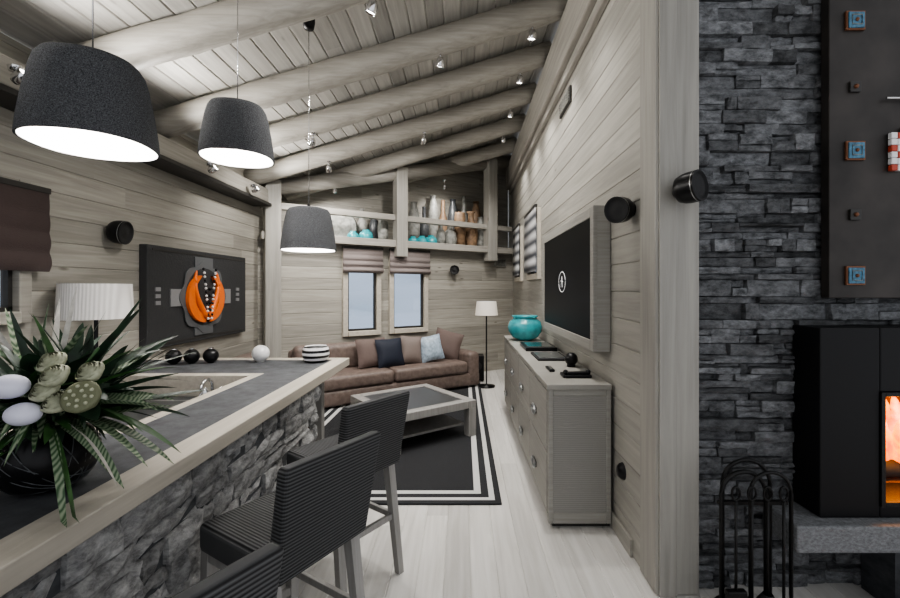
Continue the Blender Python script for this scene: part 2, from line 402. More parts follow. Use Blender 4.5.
b.finish('bar_counter')
z0=ZT-.139
b=B(); b.cyl((-1.62,2.78,z0),(-1.62,2.78,z0+.05),.022,M_chrome)
b.tube([(-1.62,2.78,z0+.04)]+[(-1.62,2.78-.06+.06*math.cos(t),z0+.09+.05*math.sin(t)) for t in [i*math.pi/10 for i in range(11)]]+[(-1.62,2.66,z0+.07)],.010,M_chrome,10)
b.cyl((-1.62,2.78,z0+.05),(-1.56,2.78,z0+.08),.007,M_chrome); b.finish('bar_faucet')
b=B(); b.lathe([(0,0),(.05,0),(.055,.03),(.03,.09),(.012,.11),(.014,.12),(0,.125)],M_chrome,Matrix.Translation((-1.5,2.5,z0+.016)),20); b.finish('cocktail_shaker')
for x,y in ((-2.22,3.3),(-2.10,3.33),(-1.97,3.36)):
    b=B(); b.sph((x,y,ZT+.055),.056,M_black); b.lathe([(.024,-.002),(.026,.006)],M_black,Matrix.Translation((x,y,ZT+.002)),16); b.lathe([(.018,.108),(.022,.115),(.016,.117)],M_chrome,Matrix.Translation((x,y,ZT)),16); b.finish('black_sphere_vase')
b=B(); b.sph((-1.6,3.4,ZT+.066),.066,M_white); b.lathe([(.03,0),(.032,.006)],M_white,Matrix.Translation((-1.6,3.4,ZT)),16); b.finish('white_sphere_vase')
b=B(); prof=[(.07,0),(.09,.015),(.1,.035),(.104,.055),(.104,.075),(.1,.095),(.092,.115),(.085,.122),(.078,.115)]
for k in range(len(prof)-1): b.lathe(prof[k:k+2],M_black if k%2==0 else M_white,Matrix.Translation((-1.17,3.42,ZT)),32)
b.lathe([(0,.001),(.07,.001)],M_black,Matrix.Translation((-1.17,3.42,ZT)),32); b.finish('striped_bowl')
b=B(); LX,LY=-2.50,2.93; T=Matrix.Translation((LX,LY,ZT))
b.lathe([(0,0),(.055,0),(.055,.012),(.02,.02),(.012,.04),(.012,.38)],M_black,T,24)
b.lathe([(.208,.375),(.198,.61)],M_shadeW,T,64); b.lathe([(.204,.375),(.194,.61)],M_shadein,T,64); b.lathe([(.198,.61),(.194,.61)],M_shadeW,T,64)
b.tube([(-.19,0,.56),(0,0,.52),(.19,0,.56)],.003,M_black,6,T); b.cyl((LX,LY,ZT+.38),(LX,LY,ZT+.53),.008,M_black)
b.sph((0,0,.46),.03,M_bulb,M=T)
b.finish('table_lamp')
# ------------------------------------------------------------------ stools
def stool(cx,cy,ang):
    M=Matrix.Translation((cx,cy,0))@Matrix.Rotation(ang,4,'Z'); b=B()
    b.box((-.20,-.20,.56),(.205,.20,.665),M_clothS,.022,seg=3,smooth=False)
    bm=bmesh.new(); bmesh.ops.create_cube(bm,size=1)
    for v in bm.verts:
        tz=v.co.z+.5; w=.19+.018*tz
        v.co=Vector((-.205-.075*tz+v.co.x*(.07-.02*tz), v.co.y*2*w, .58+.385*tz))
    bmesh.ops.bevel(bm,geom=bm.edges[:],offset=.014,segments=3,affect='EDGES',profile=.5)
    b.bm(bm,M_cloth)
    for sx,sy in ((1,1),(1,-1),(-1,1),(-1,-1)):
        x1=.175*sx;y1=.17*sy; x0=.19*sx-(.05 if sx<0 else 0);y0=.185*sy
        vs=[]; w=.02
        for (x,y,z,ww) in ((x0,y0,0,w*.85),(x1,y1,.57,w*1.1)):
            for dx,dy in ((-1,-1),(1,-1),(1,1),(-1,1)): vs.append((x+dx*ww,y+dy*ww,z))
        b.add(vs,[(3,2,1,0),(4,5,6,7)]+[(i,(i+1)%4,4+(i+1)%4,4+i) for i in range(4)],M_leg)
    b.box((-.19,-.19,.535),(.19,-.155,.565),M_leg); b.box((-.19,.155,.535),(.19,.19,.565),M_leg)
    b.box((.17,-.18,.2),(.19,.18,.235),M_leg,.003); 
    b.box((-.205,-.187,.28),(.18,-.167,.31),M_leg,.003); b.box((-.205,.167,.28),(.18,.187,.31),M_leg,.003)
    b.box((-.212,-.18,.28),(-.19,.18,.31),M_leg,.003)
    o=b.finish('bar_stool'); o.matrix_world=M
fa=math.atan2(.52,-.85)
stool(-.67,1.60,fa); stool(-.64,2.27,fa-.08); stool(-.735,.88,fa)
# ------------------------------------------------------------------ pendants
def pendant(x,y,z,k=1.0):
    b=B(); 
    pr=[(.190,0),(.186,.05),(.174,.14),(.159,.225),(.148,.268),(.134,.290),(.10,.301),(.06,.304),(.012,.305)]
    pr=[(r*k,h*k) for r,h in pr]
    N=2.3; RZ=Matrix.Rotation(.25,4,'Z')
    b.lathe(pr,M_felt,RZ,56,n=N)
    pi=[(max(.01,r-.008),h-(.0 if i<4 else .008)) for i,(r,h) in enumerate(pr[:-1])]
    b.lathe([(pr[0][0],0),(pr[0][0]-.008,0)],M_felt,RZ,56,n=N)
    b.lathe(pi,M_shadein,RZ,56,n=N)
    b.sph((0,0,.16*k),.032,M_bulb); b.cyl((0,0,.18*k),(0,0,.29*k),.016,M_black)
    top=zc(x)-z-.03
    b.cyl((0,0,.29*k),(0,0,top),.0028,M_chrome,8); b.cyl((0,0,.303*k),(0,0,.33*k),.012,M_black)
    b.lathe([(.0,top-.07),(.035,top-.07),(.045,top-.02),(.045,top+.03)],M_black,None,20)
    o=b.finish('pendant_lamp'); o.location=(x,y,z)
    l=bpy.data.lights.new('pendant_light','POINT'); l.energy=13; l.color=(1,.96,.90); l.shadow_soft_size=.04
    lo=bpy.data.objects.new('pendant_light',l); COL.objects.link(lo); lo.parent=o; lo.location=(0,0,.09)
pendant(-1.36,1.58,2.025,1.04); pendant(-1.30,2.48,2.25,1.02); pendant(-1.14,3.18,1.785,1.03)
# ------------------------------------------------------------------ sideboard
b=B(); x0,x1,y0,y1=.535,XR-.022,2.69,5.5
b.box((x0+.03,y0+.03,0),(x1,y1-.02,.07),M_dark)
b.box((x0+.012,y0+.01,.06),(x1,y1-.01,.87),M_cab,.004)
b.box((x0-.012,y0-.015,.87),(x1,y1+.01,.905),M_cab,.005)
b.box((x0,y0,.03),(x0+.03,y0+.035,.87),M_cab,.004); b.box((x1-.03,y0,.03),(x1,y0+.035,.87),M_cab,.004)
b.box((x0+.03,y0,.03),(x1-.03,y0+.03,.10),M_cab,.004); b.box((x0+.03,y0,.83),(x1-.03,y0+.03,.87),M_cab,.004)
M_reed=ribbed('reeded_panel',(.25,.242,.225),(.32,.312,.292),'Z',.012,bump=.2)
b.box((x0+.03,y0+.006,.10),(x1-.03,y0+.02,.83),M_reed)
nc=4
for c in range(nc):
    ya=y0+.03+(y1-y0-.05)*c/nc; yb=y0+.03+(y1-y0-.05)*(c+1)/nc
    for r,(za,zb) in enumerate(((.085,.47),(.475,.86))):
        b.box((x0-.006,ya+.006,za),(x0+.02,yb-.006,zb-.006),M_cab,.004)
        yc=(ya+yb)/2+.08; zz=(za+zb)/2-.04
        b.tube([(x0-.022,yc+.065*math.cos(t),zz+.03*math.sin(t)) for t in [i*2*math.pi/20 for i in range(20)]],.008,M_sink,8,closed=True)
        b.box((x0-.012,yc-.05,zz-.02),(x0-.006,yc+.05,zz+.02),M_dark,.002)
        b.cyl((x0-.006,yc-.06,zz),(x0-.022,yc-.06,zz),.006,M_chrome,8); b.cyl((x0-.006,yc+.06,zz),(x0-.022,yc+.06,zz),.006,M_chrome,8)
b.finish('sideboard')
ZS=.905
b=B(); T=Matrix.Translation((.72,5.0,ZS)); b.lathe([(0,0),(.08,0),(.15,.04),(.195,.11),(.2,.16),(.18,.22),(.14,.25),(.135,.265),(.16,.285),(.15,.285),(.12,.262),(.12,.24)],M_teal,T,40); b.finish('teal_vase')
b=B(); b.box((.60,4.1,ZS),(.9,4.55,ZS+.035),M_black,.004); b.box((.63,4.15,ZS+.035),(.87,4.5,ZS+.04),M_chrome,.001); b.finish('dvd_player')
b=B(); b.box((.62,3.55,ZS),(.88,3.95,ZS+.018),M_blackm,.004); b.box((.64,3.6,ZS+.018),(.86,3.9,ZS+.022),M_sink,.001); b.finish('black_tray')
b=B(); b.sph((.83,3.3,ZS+.058),.05,M_black); b.cyl((.83,3.3,ZS),(.83,3.3,ZS+.02),.032,M_black); b.finish('globe_speaker')
b=B(); b.box((.67,2.86,ZS),(.86,2.98,ZS+.022),M_black,.008); b.box((.70,2.875,ZS+.022),(.83,2.91,ZS+.04),M_black,.008); b.sph((.69,2.89,ZS+.036),.018,M_black); b.sph((.84,2.89,ZS+.036),.018,M_black); b.finish('telephone')
b=B(); b.box((.62,3.08,ZS),(.66,3.24,ZS+.018),M_black,.006)
for i in range(6): b.cyl((.64,3.1+i*.022,ZS+.017),(.64,3.1+i*.022,ZS+.021),.006,M_greyc,8)
b.finish('remote_control')
# ------------------------------------------------------------------ television
b=B(); y0,y1,z0,z1=2.76,4.5,1.095,2.04; xf=.835
b.box((xf+.02,y0,z0),(XR-.002,y1,z1),M_cab,.004)
f=.07
b.box((xf,y0,z0),(xf+.03,y0+f,z1),M_cab,.004); b.box((xf,y1-f,z0),(xf+.03,y1,z1),M_cab,.004)
b.box((xf,y0+f,z1-f),(xf+.03,y1-f,z1),M_cab,.004); b.box((xf,y0+f,z0),(xf+.03,y1-f,z0+f),M_cab,.004)
M_scr=plain('tv_screen',(.004,.004,.005),.45,spec=.15)
b.box((xf+.005,y0+f,z0+f),(xf+.02,y1-f,z1-f),M_scr,.003)
M_logo=plain('screen_logo',(.8,.8,.8),.5,emit=(1,1,1),es=.4)
yc,zz=3.65,1.56
b.tube([(xf+.006,yc+.12*math.cos(t),zz+.085*math.sin(t)) for t in [i*2*math.pi/32 for i in range(32)]],.0035,M_logo,6,closed=True)
b.tube([(xf+.006,yc-.03,zz-.045),(xf+.006,yc+.0,zz+.045),(xf+.006,yc+.03,zz-.045)],.004,M_logo,6); b.tube([(xf+.006,yc-.04,zz),(xf+.006,yc+.045,zz+.01)],.004,M_logo,6)
b.finish('television')
# ------------------------------------------------------------------ speakers
def speaker(name,wallp,n,dirv,r=.082,L=.12,off=.1):
    b=B(); w=Vector(wallp); n=Vector(n).normalized(); d=Vector(dirv).normalized(); c=w+n*off
    b.cyl(w+n*.001,w+n*.02,.035,M_black,20); b.cyl(w+n*.015,c,.014,M_black,10)
    M=Matrix.Translation(c-d*L/2)@d.to_track_quat('Z','Y').to_matrix().to_4x4()
    b.lathe([(0,0),(r*.55,0),(r*.85,.015),(r*.97,.04),(r,L*.6),(r,L)],M_black,M,32)
    b.lathe([(r,L),(r*.88,L+.004),(r*.86,L-.008),(r*.4,L-.004),(0,L+.002)],M_blackm,M,32)
    b.lathe([(r*1.005,L*.88),(r*1.012,L*.90),(r*1.005,L*.92)],M_sink,M,32)
    b.finish(name)
speaker('wall_speaker',(XR-.001,2.39,1.94),(-1,0,0),(-.6,-.5,-.1),.072,.11,.07)
speaker('wall_speaker',(1.05,2.087,1.97),(0,-1,0),(.5,-.75,.05),.072,.11,.085)
speaker('wall_speaker',(XL+.001,3.32,1.94),(1,0,0),(.8,.1,-.1),.09,.11,.07)
q=MW@Vector((wa(452),0,1.83)); speaker('wall_speaker',q-nb*.001,-nb,(-.1,-1,-.1),.08,.1,.09)
b=B(); T=Matrix.Translation((XR-.001,2.55,.42))@Matrix.Rotation(-math.pi/2,4,'Y'); b.lathe([(0,.03),(.03,.03),(.045,.015),(.05,0)],M_black,T,20); b.finish('wall_socket')
b=B(); b.box((XR-.02,3.75,3.14),(XR-.001,4.15,3.28),M_dark,.003)
for i in range(5): b.box((XR-.028,3.77,3.16+i*.023),(XR-.018,4.13,3.168+i*.023),M_greyc)
b.finish('air_vent')
a=wa(500); b=B(); b.box((a-.14,-.03,1.92),(a+.12,-.001,2.06),M_greyc,.004,MW)
for i in range(5): b.box((a-.12,-.036,1.94+i*.022),(a+.1,-.03,1.948+i*.022),M_dark,0,MW)
b.finish('air_vent')
# ------------------------------------------------------------------ wall art left
b=B(); y0,y1,z0,z1=3.62,5.26,.98,1.88; xw=XL+.001
b.box((xw,y0,z0),(xw+.07,y1,z1),M_artbg,.006)
for (ya,yb,za,zb) in ((y0+.06,y1-.06,z1-.045,z1-.03),(y0+.06,y1-.06,z0+.03,z0+.045)): b.box((xw+.068,ya,za),(xw+.074,yb,zb),M_dark)
yc,zz=4.40,1.42
def flat(pts,x,mat,t=.012):
    n=len(pts); vs=[(x,p[0],p[1]) for p in pts]+[(x+t,p[0],p[1]) for p in pts]
    b.add(vs,[tuple(range(n)),tuple(range(n,2*n))]+[(i,(i+1)%n,n+(i+1)%n,n+i) for i in range(n)],mat)
def ell(cy,cz,ry,rz,n=28): return [(cy+ry*math.cos(2*math.pi*i/n),cz+rz*math.sin(2*math.pi*i/n)) for i in range(n)]
M_arts=plain('art_slate',(.11,.115,.12),.6)
flat([(yc-.5,zz-.08),(yc+.5,zz-.08),(yc+.5,zz+.08),(yc-.5,zz+.08)],xw+.07,M_artg)
flat([(yc-.15,z0+.06),(yc+.15,z0+.06),(yc+.15,z1-.06),(yc-.15,z1-.06)],xw+.071,M_arts)
lob=[]
for i in range(64):
    t=2*math.pi*i/64; r=.33+.02*math.cos(8*t); lob.append((yc+r*math.cos(t)*1.12,zz+r*math.sin(t)*1.05))
flat(lob,xw+.078,M_arts,.01); flat(ell(yc,zz,.31,.29),xw+.084,M_artbg,.006)
def horn(sg,r0,w,sy=1.2,sz=1.05):
    pts=[];t0=-.47*math.pi; t1=.38*math.pi
    for i in range(25):
        t=t0+(t1-t0)*i/24; k=math.sin(math.pi*min(1,(i+5)/29.2))**.6; pts.append((yc+sg*((r0+w*k)*math.cos(t))*sy,zz+(r0+w*k)*sz*math.sin(t)))
    for i in range(24,-1,-1):
        t=t0+(t1-t0)*i/24; k=math.sin(math.pi*min(1,(i+5)/29.2))**.6; pts.append((yc+sg*((r0-w*k)*math.cos(t))*sy,zz+(r0-w*k)*sz*math.sin(t)))
    n=len(pts)//2; x=xw+.09
    vs=[(x,p[0],p[1]) for p in pts]+[(x+.03,p[0],p[1]) for p in pts]; N=len(pts); fs=[]
    for i in range(n-1):
        j=N-1-i; fs.append((i,i+1,j-1,j)); fs.append((N+i,N+i+1,N+j-1,N+j))
        fs.append((i,i+1,N+i+1,N+i)); fs.append((j,j-1,N+j-1,N+j))
    b.add(vs,fs,M_orange)
horn(1,.215,.045); horn(-1,.215,.045)
# second pair of inner horns, curling up
for sg in (1,-1):
    b.tube([(xw+.11,yc+sg*(.03+.17*math.sin(t*2.2)),zz-.2+.46*t) for t in [i/14 for i in range(15)]],lambda t:.032*(1-t)**.5+.004,M_orange,8)
for k in (-1,1):
    for i in range(14):
        t=i/13; b.sph((xw+.14,yc+k*(.11-.08*t**.7),zz+.28-.50*t),.013,M_white if i%3 else M_black,seg=8)
for i in range(4): b.sph((xw+.14,yc,zz+.08-.07*i),.018,M_black,seg=8)
for i in range(3):
    for sgn in (-.66,.66): b.box((xw+.068,yc+sgn-.03,zz+.06-i*.06),(xw+.08,yc+sgn+.03,zz+.095-i*.06),M_artg)
b.finish('wall_art')
# ------------------------------------------------------------------ rug
m,nt,bs=newmat('rug_mat'); L=nt.links.new
tc=nt.nodes.new('ShaderNodeTexCoord'); sp=nt.nodes.new('ShaderNodeSeparateXYZ'); L(tc.outputs['Object'],sp.inputs[0])
def mth(op,a,bv):
    n=nt.nodes.new('ShaderNodeMath'); n.operation=op
    for i,vv in enumerate((a,bv)):
        if vv is None: continue
        if isinstance(vv,(int,float)): n.inputs[i].default_value=vv
        else: L(vv,n.inputs[i])
    return n.outputs[0]
RX,RY=.98,1.93
dx=mth('SUBTRACT',RX,mth('ABSOLUTE',sp.outputs[0],None)); dy=mth('SUBTRACT',RY,mth('ABSOLUTE',sp.outputs[1],None))
d=mth('MINIMUM',dx,dy)
def band(lo,hi): return mth('MULTIPLY',mth('GREATER_THAN',d,lo),mth('LESS_THAN',d,hi))
fac=mth('ADD',band(.045,.085),band(.14,.19))
mx=nt.nodes.new('ShaderNodeMixRGB'); mx.inputs[1].default_value=(.025,.026,.029,1); mx.inputs[2].default_value=(.62,.62,.61,1)
L(fac,mx.inputs[0]); L(mx.outputs[0],bs.inputs['Base Color']); bs.inputs['Roughness'].default_value=.95
nn=nt.nodes.new('ShaderNodeTexNoise'); nn.inputs['Scale'].default_value=250; L(tc.outputs['Object'],nn.inputs[0])
bp=nt.nodes.new('ShaderNodeBump'); bp.inputs['Strength'].default_value=.6; bp.inputs['Distance'].default_value=.01; L(nn.outputs['Fac'],bp.inputs['Height']); L(bp.outputs[0],bs.inputs['Normal'])
b=B(); b.box((-RX,-RY,0),(RX,RY,.014),m,.005); o=b.finish('area_rug'); o.location=(.27-RX,2.98+RY,.001)
# ------------------------------------------------------------------ coffee table
M=Matrix.Translation((-.53,4.46,.016))@Matrix.Rotation(math.radians(37),4,'Z'); b=B(); h=.475; zt=.36
b.box((-h,-h,zt-.075),(-h+.1,h,zt),M_leg,.005); b.box((h-.1,-h,zt-.075),(h,h,zt),M_leg,.005)
b.box((-h+.1,-h,zt-.075),(h-.1,-h+.1,zt),M_leg,.005); b.box((-h+.1,h-.1,zt-.075),(h-.1,h,zt),M_leg,.005)
b.box((-h+.1,-h+.1,zt-.03),(h-.1,h-.1,zt-.008),M_tglass)
for sx in (-1,1):
    for sy in (-1,1):
        b.box((min(sx*h,sx*(h-.09)),min(sy*h,sy*(h-.09)),0),(max(sx*h,sx*(h-.09)),max(sy*h,sy*(h-.09)),zt-.075),M_leg,.005)
b.box((-h+.09,-h+.09,.10),(h-.09,h-.09,.125),M_leg,.004)
o=b.finish('coffee_table'); o.matrix_world=M
# ------------------------------------------------------------------ sofa
b=B()
a0,a1=.32,2.95
b.box((a0,-.98,.04),(a1,-.26,.24),M_sofa,.04,seg=3,smooth=True)
b.box((a0,-.36,.06),(a1,-.23,.70),M_sofa,.06,seg=4,smooth=True)
n=2
for k in range(n):
    s0=a0+.02+(a1-a0-.24)*k/n; s1=a0+.02+(a1-a0-.24)*(k+1)/n
    b.box((s0,-1.0,.235),(s1-.006,-.36,.42),M_sofa,.055,seg=4,smooth=True)
    b.box((s0+.01,-.5,.40),(s1-.015,-.3,.76),M_sofa,.08,seg=4,smooth=True)
b.box((a1-.22,-.99,.06),(a1,-.26,.55),M_sofa,.07,seg=4,smooth=True)
for aa in (a0+.1,a1-.1):
    for bb in (-.9,-.4): b.box((aa-.03,bb-.03,0),(aa+.03,bb+.03,.05),M_dark)
b.v=[MW@v for v in b.v]
b.box((XL+.1,4.25,.04),(XL+.85,5.3,.24),M_sofa,.04,seg=3,smooth=True); b.box((XL+.1,4.25,.235),(XL+.87,5.28,.42),M_sofa,.06,seg=4,smooth=True)
b.box((XL+.1,4.25,.4),(XL+.32,5.35,.74),M_sofa,.08,seg=4,smooth=True)
b.box((XL+.12,4.3,0),(XL+.18,4.36,.05),M_dark); b.box((XL+.7,4.3,0),(XL+.76,4.36,.05),M_dark)
b.finish('corner_sofa')
def pil(px,bb,zz,w,h,mat,tilt=.25,yaw=0,roll=0):
    a=wa(px,bb); b=B(); b.pillow(w,h,.15,mat,Matrix()); o=b.finish('throw_pillow')
    o.matrix_world=MW@Matrix.Translation((a,bb,zz))@Matrix.Rotation(yaw,4,'Z')@Matrix.Rotation(-tilt,4,'X')@Matrix.Rotation(roll,4,'Y')
pil(390,-.70,.61,.42,.40,M_pn,.3,.1); pil(411,-.66,.62,.34,.40,M_pg,.25,-.1,.1) ; pil(431,-.70,.62,.36,.38,M_ps,.3,-.2,-.15)
pil(447,-.60,.64,.44,.44,M_pb,.3,-.5,.3); pil(372,-.62,.62,.46,.40,M_pb,.3,.1)
# ------------------------------------------------------------------ far floor lamp, subwoofer
b=B(); T=Matrix.Translation((.36,6.6,0)); b.lathe([(0,.0),(.13,0),(.13,.02),(.02,.03),(.011,.05),(.011,1.2)],M_black,T,24)
b.lathe([(.175,1.10),(.15,1.31)],M_shadeC,T,32); b.lathe([(.17,1.10),(.146,1.31)],M_shadein,T,32); b.tube([(-.15,0,1.28),(0,0,1.2),(.15,0,1.28)],.004,M_black,6,T); b.finish('floor_lamp')
b=B(); b.box((.13,6.95,.02),(.34,7.2,.42),M_black,.01); 
for xx in (.16,.31):
    for yy in (6.98,7.17): b.cyl((xx,yy,0),(xx,yy,.025),.015,M_black,8)
b.lathe([(.07,0),(.06,-.01),(.0,-.004)],M_blackm,Matrix.Translation((.235,6.949,.25))@Matrix.Rotation(-math.pi/2,4,'X'),24)
b.finish('subwoofer')
# ------------------------------------------------------------------ vases on the niche
jar=[(.06,0),(.10,.05),(.11,.11),(.09,.17),(.05,.19),(.055,.21)]
bottle=[(.07,0),(.075,.2),(.07,.26),(.03,.33),(.028,.42),(.035,.43)]
tall=[(.06,0),(.085,.15),(.09,.3),(.065,.42),(.04,.47),(.055,.5)]
urn=[(.05,0),(.09,.03),(.11,.14),(.10,.24),(.05,.3),(.045,.36),(.075,.38)]
cylv=[(.085,0),(.085,.3),(.078,.31),(.08,.33)]
items=[(290,.12,urn,M_greyc,.34,'ceramic_urn'),(304,.14,jar,M_dkc,.22,'ceramic_jar'),(318,.14,tall,M_greyc,.42,'ceramic_vase'),(327,.44,bottle,M_dkc,.55,'ceramic_bottle'),
(353,.12,jar,M_teal,.18,'teal_jar'),(366,.14,jar,M_teal,.22,'teal_jar'),(383,.16,tall,M_greyc,.50,'ceramic_vase'),(362,.45,bottle,M_greyc,.6,'ceramic_bottle'),(374,.45,tall,M_dkc,.5,'ceramic_vase'),
(413,.11,jar,M_teal,.17,'teal_jar'),(422,.11,jar,M_teal,.19,'teal_jar'),(431,.11,jar,M_teal,.21,'teal_jar'),(441,.11,bottle,M_greyc,.46,'ceramic_bottle'),
(450,.13,urn,M_greyc,.44,'ceramic_urn'),(460,.13,cylv,M_brown,.66,'wooden_vase'),(471,.14,urn,M_brown,.70,'wooden_urn'),(481,.12,tall,M_greyc,.62,'ceramic_vase'),
(414,.46,tall,M_greyc,.82,'ceramic_vase'),(424,.46,bottle,M_dkc,.76,'ceramic_bottle'),(433,.46,tall,M_greyc,.98,'ceramic_vase'),(443,.46,bottle,M_brown,.92,'wooden_vase'),(453,.46,tall,M_dkc,.96,'ceramic_vase'),(464,.46,bottle,M_greyc,1.05,'ceramic_bottle'),(476,.46,tall,M_brown,.98,'wooden_vase')]
for px,bb,pr,mt,H,nm in items:
    k=H/pr[-1][1]; kr=min(k,1.2)*.97
    if pr is jar: kr=k
    P=[(0,0)]+[(r*kr,z*k) for r,z in pr]+[(pr[-1][0]*kr*.8,H-.01)]
    b=B(); b.lathe(P,mt,Matrix(),24); o=b.finish(nm); o.location=MW@Vector((wa(px,bb),bb,2.201))
b=B(); pxa=wa(341,.3); T=MW@Matrix.Translation((pxa,.3,2.2+.27))@Matrix.Rotation(math.pi/2-.12,4,'X')
b.lathe([(0,0),(.16,.0),(.24,.025),(.25,.03),(.16,-.012),(0,-.015)],M_greyc,T,32); b.box((-.08,.0,-.27),(.08,.12,-.24),M_dark,0,MW@Matrix.Translation((pxa,.27,2.2+.27))); b.finish('display_plate')
# ------------------------------------------------------------------ spotlights
def spot(p,d,e=0,ang=100,name='ceiling_spotlight'):
    p=Vector(p);d=Vector(d).normalized(); b=B()
    M=Matrix.Translation(p)@d.to_track_quat('Z','Y').to_matrix().to_4x4()
    b.lathe([(0,-.05),(.02,-.05),(.033,-.03),(.038,.03),(.036,.032),(.03,.02)],M_chrome,M,20)
    b.lathe([(.031,.022),(0,.022)],M_spot,M,20)
    b.cyl(p-d*.04,p-d*.04+Vector((0,0,.06)),.008,M_chrome,8); b.lathe([(0,.05),(.03,.05),(.035,.075)],M_chrome,Matrix.Translation(p-d*.04),16)
    o=b.finish(name)
    if e:
        l=bpy.data.lights.new('spot_light','SPOT'); l.energy=e; l.spot_size=math.radians(ang); l.spot_blend=.9; l.color=(1,.965,.92); l.shadow_soft_size=.06
        lo=bpy.data.objects.new('spot_light',l); COL.objects.link(lo); lo.matrix_world=Matrix.Translation(p+d*.045)@(-d).to_track_quat('Z','Y').to_matrix().to_4x4()
        lo.parent=o
def rb(x): return zc(x)-.262
for y in (1.4,2.35,3.3,4.15,5.0): spot((XL+.32,y,2.66),(.8,0,.5),75,150)
for (x,y,dx,dy) in ((.6,2.83,-.25,.2),(.6,3.75,-.1,.2),(.6,4.55,-.1,.2),(.6,5.45,-.1,.2),(.6,6.4,-.1,.3),(-.6,2.83,-.4,.2),(-1.6,4.55,-.7,.6),(-.5,5.45,-.3,.9),(-1.7,5.45,-.3,.8),(-.2,3.75,-.1,.3)):
    spot((x,y,rb(x)-.075),(dx,dy,-1),95,115)
for px in (335,445): 
    q=MW@Vector((wa(px,.0),.02,2.95 if px<400 else 3.25)); spot(q,(-.1,1,-1.2),34,120)
# ------------------------------------------------------------------ fireplace
b=B(); x0,x1,yf=1.66,3.0,2.0; z0,z1=.435,1.32; ox0,ox1,oz0,oz1=1.96,2.76,.51,1.0
b.box((x0,yf,z0),(ox0-.02,2.17,z1),M_blackf,.006); b.box((ox1+.02,yf,z0),(x1,2.17,z1),M_blackf,.006)
b.box((ox0-.02,yf,oz1+.02),(ox1+.02,2.17,z1),M_blackf,.006); b.box((ox0-.02,yf,z0),(ox1+.02,2.17,oz0-.02),M_blackf,.006)
for (lo,hi) in (((ox0-.02,yf-.008,oz0-.02),(ox0,2.2,oz1+.02)),((ox1,yf-.008,oz0-.02),(ox1+.02,2.2,oz1+.02)),((ox0,yf-.008,oz1),(ox1,2.2,oz1+.02)),((ox0,yf-.008,oz0-.02),(ox1,2.2,oz0))): b.box(lo,hi,M_iron,.002)
M_fireb=plain('firebrick',(.22,.11,.06),.9,bump=.5,bscale=20)
b.box((ox0-.015,2.6,.45),(ox1+.015,2.62,1.04),M_fireb); b.box((ox0-.02,2.2,.45),(ox0-.0,2.62,1.04),M_fireb); b.box((ox1,2.2,.45),(ox1+.02,2.62,1.04),M_fireb)
b.box((ox0,2.2,.45),(ox1,2.62,.50),M_fireb); b.box((ox0,2.2,1.0),(ox1,2.62,1.04),M_fireb)
b.finish('fireplace')
m,nt,bs=newmat('flame'); L=nt.links.new
tc=nt.nodes.new('ShaderNodeTexCoord'); n=nt.nodes.new('ShaderNodeTexNoise'); n.inputs['Scale'].default_value=9; n.inputs['Detail'].default_value=3; n.inputs['Distortion'].default_value=1.5; L(tc.outputs['Object'],n.inputs[0])
cr=nt.nodes.new('ShaderNodeValToRGB'); e=cr.color_ramp.elements; e[0].position=.40; e[0].color=(.85,.07,.0,1); e[1].position=.68; e[1].color=(1,.36,.015,1); L(n.outputs['Fac'],cr.inputs[0])
L(cr.outputs[0],bs.inputs['Emission Color']); bs.inputs['Emission Strength'].default_value=3.4; bs.inputs['Base Color'].default_value=(.3,.05,.0,1)
b=B()
for i in range(34):
    x=R(1.99,2.73); y=R(2.24,2.5); hh=R(.16,.43); w=R(.022,.045); ph=R(0,6)
    b.tube([(x+.025*math.sin(ph+t*5),y,.53+hh*t) for t in [k/10 for k in range(11)]],(lambda w:(lambda t:w*(math.sin(math.pi*min(1,.15+t*.85))**.8)+.001))(w),m,10)
b.finish('fire_flames')
b=B()
for k,(xa,ya,xb,yb,z) in enumerate(((1.99,2.26,2.7,2.30,.548),(2.0,2.48,2.72,2.42,.548),(2.05,2.26,2.6,2.48,.62))): b.cyl((xa,ya,z),(xb,yb,z+.01),.045,M_bark,12)
b.finish('burning_logs')
l=bpy.data.lights.new('fire_light','POINT'); l.energy=20; l.color=(1,.36,.06); l.shadow_soft_size=.1; lo=bpy.data.objects.new('fire_light',l); COL.objects.link(lo); lo.location=(2.3,2.21,.85)
b=B(); b.box((1.50,1.93,.31),(3.2,2.16,.433),M_hearth,.01); b.box((2.0,1.99,.0),(3.2,2.16,.31),M_slate); b.finish('hearth_slab')
b=B()
for k in range(5): b.cyl((1.78+k*.05,1.72+.02*k,.065+.09*(k%2)),(2.2+k*.05,1.66+.03*k,.07+.09*(k%2)),.045,M_bark,12)
b.box((1.72,1.66,0),(2.45,1.7,.02),M_iron);b.box((1.72,1.82,0),(2.45,1.86,.02),M_iron)
b.finish('firewood_stack')
b=B(); cx,cy=1.30,1.95
b.lathe([(0,0),(.15,0),(.15,.015),(.03,.025)],M_iron,Matrix.Translation((cx,cy,0)),24)
def arch(x0,x1,y,zt,r=.009):
    c=(x0+x1)/2;w=(x1-x0)/2
    b.tube([(x0,y,.02)]+[(c-w*math.cos(t),y,zt-w+w*math.sin(t)) for t in [i*math.pi/12 for i in range(13)]]+[(x1,y,.02)],r,M_iron,8)
arch(cx-.14,cx+.06,cy-.02,.68,.010); arch(cx-.10,cx+.12,cy+.04,.71); arch(cx-.03,cx+.15,cy-.05,.69,.008)
b.box((cx-.15,cy-.02,.53),(cx+.16,cy+.0,.545),M_iron)
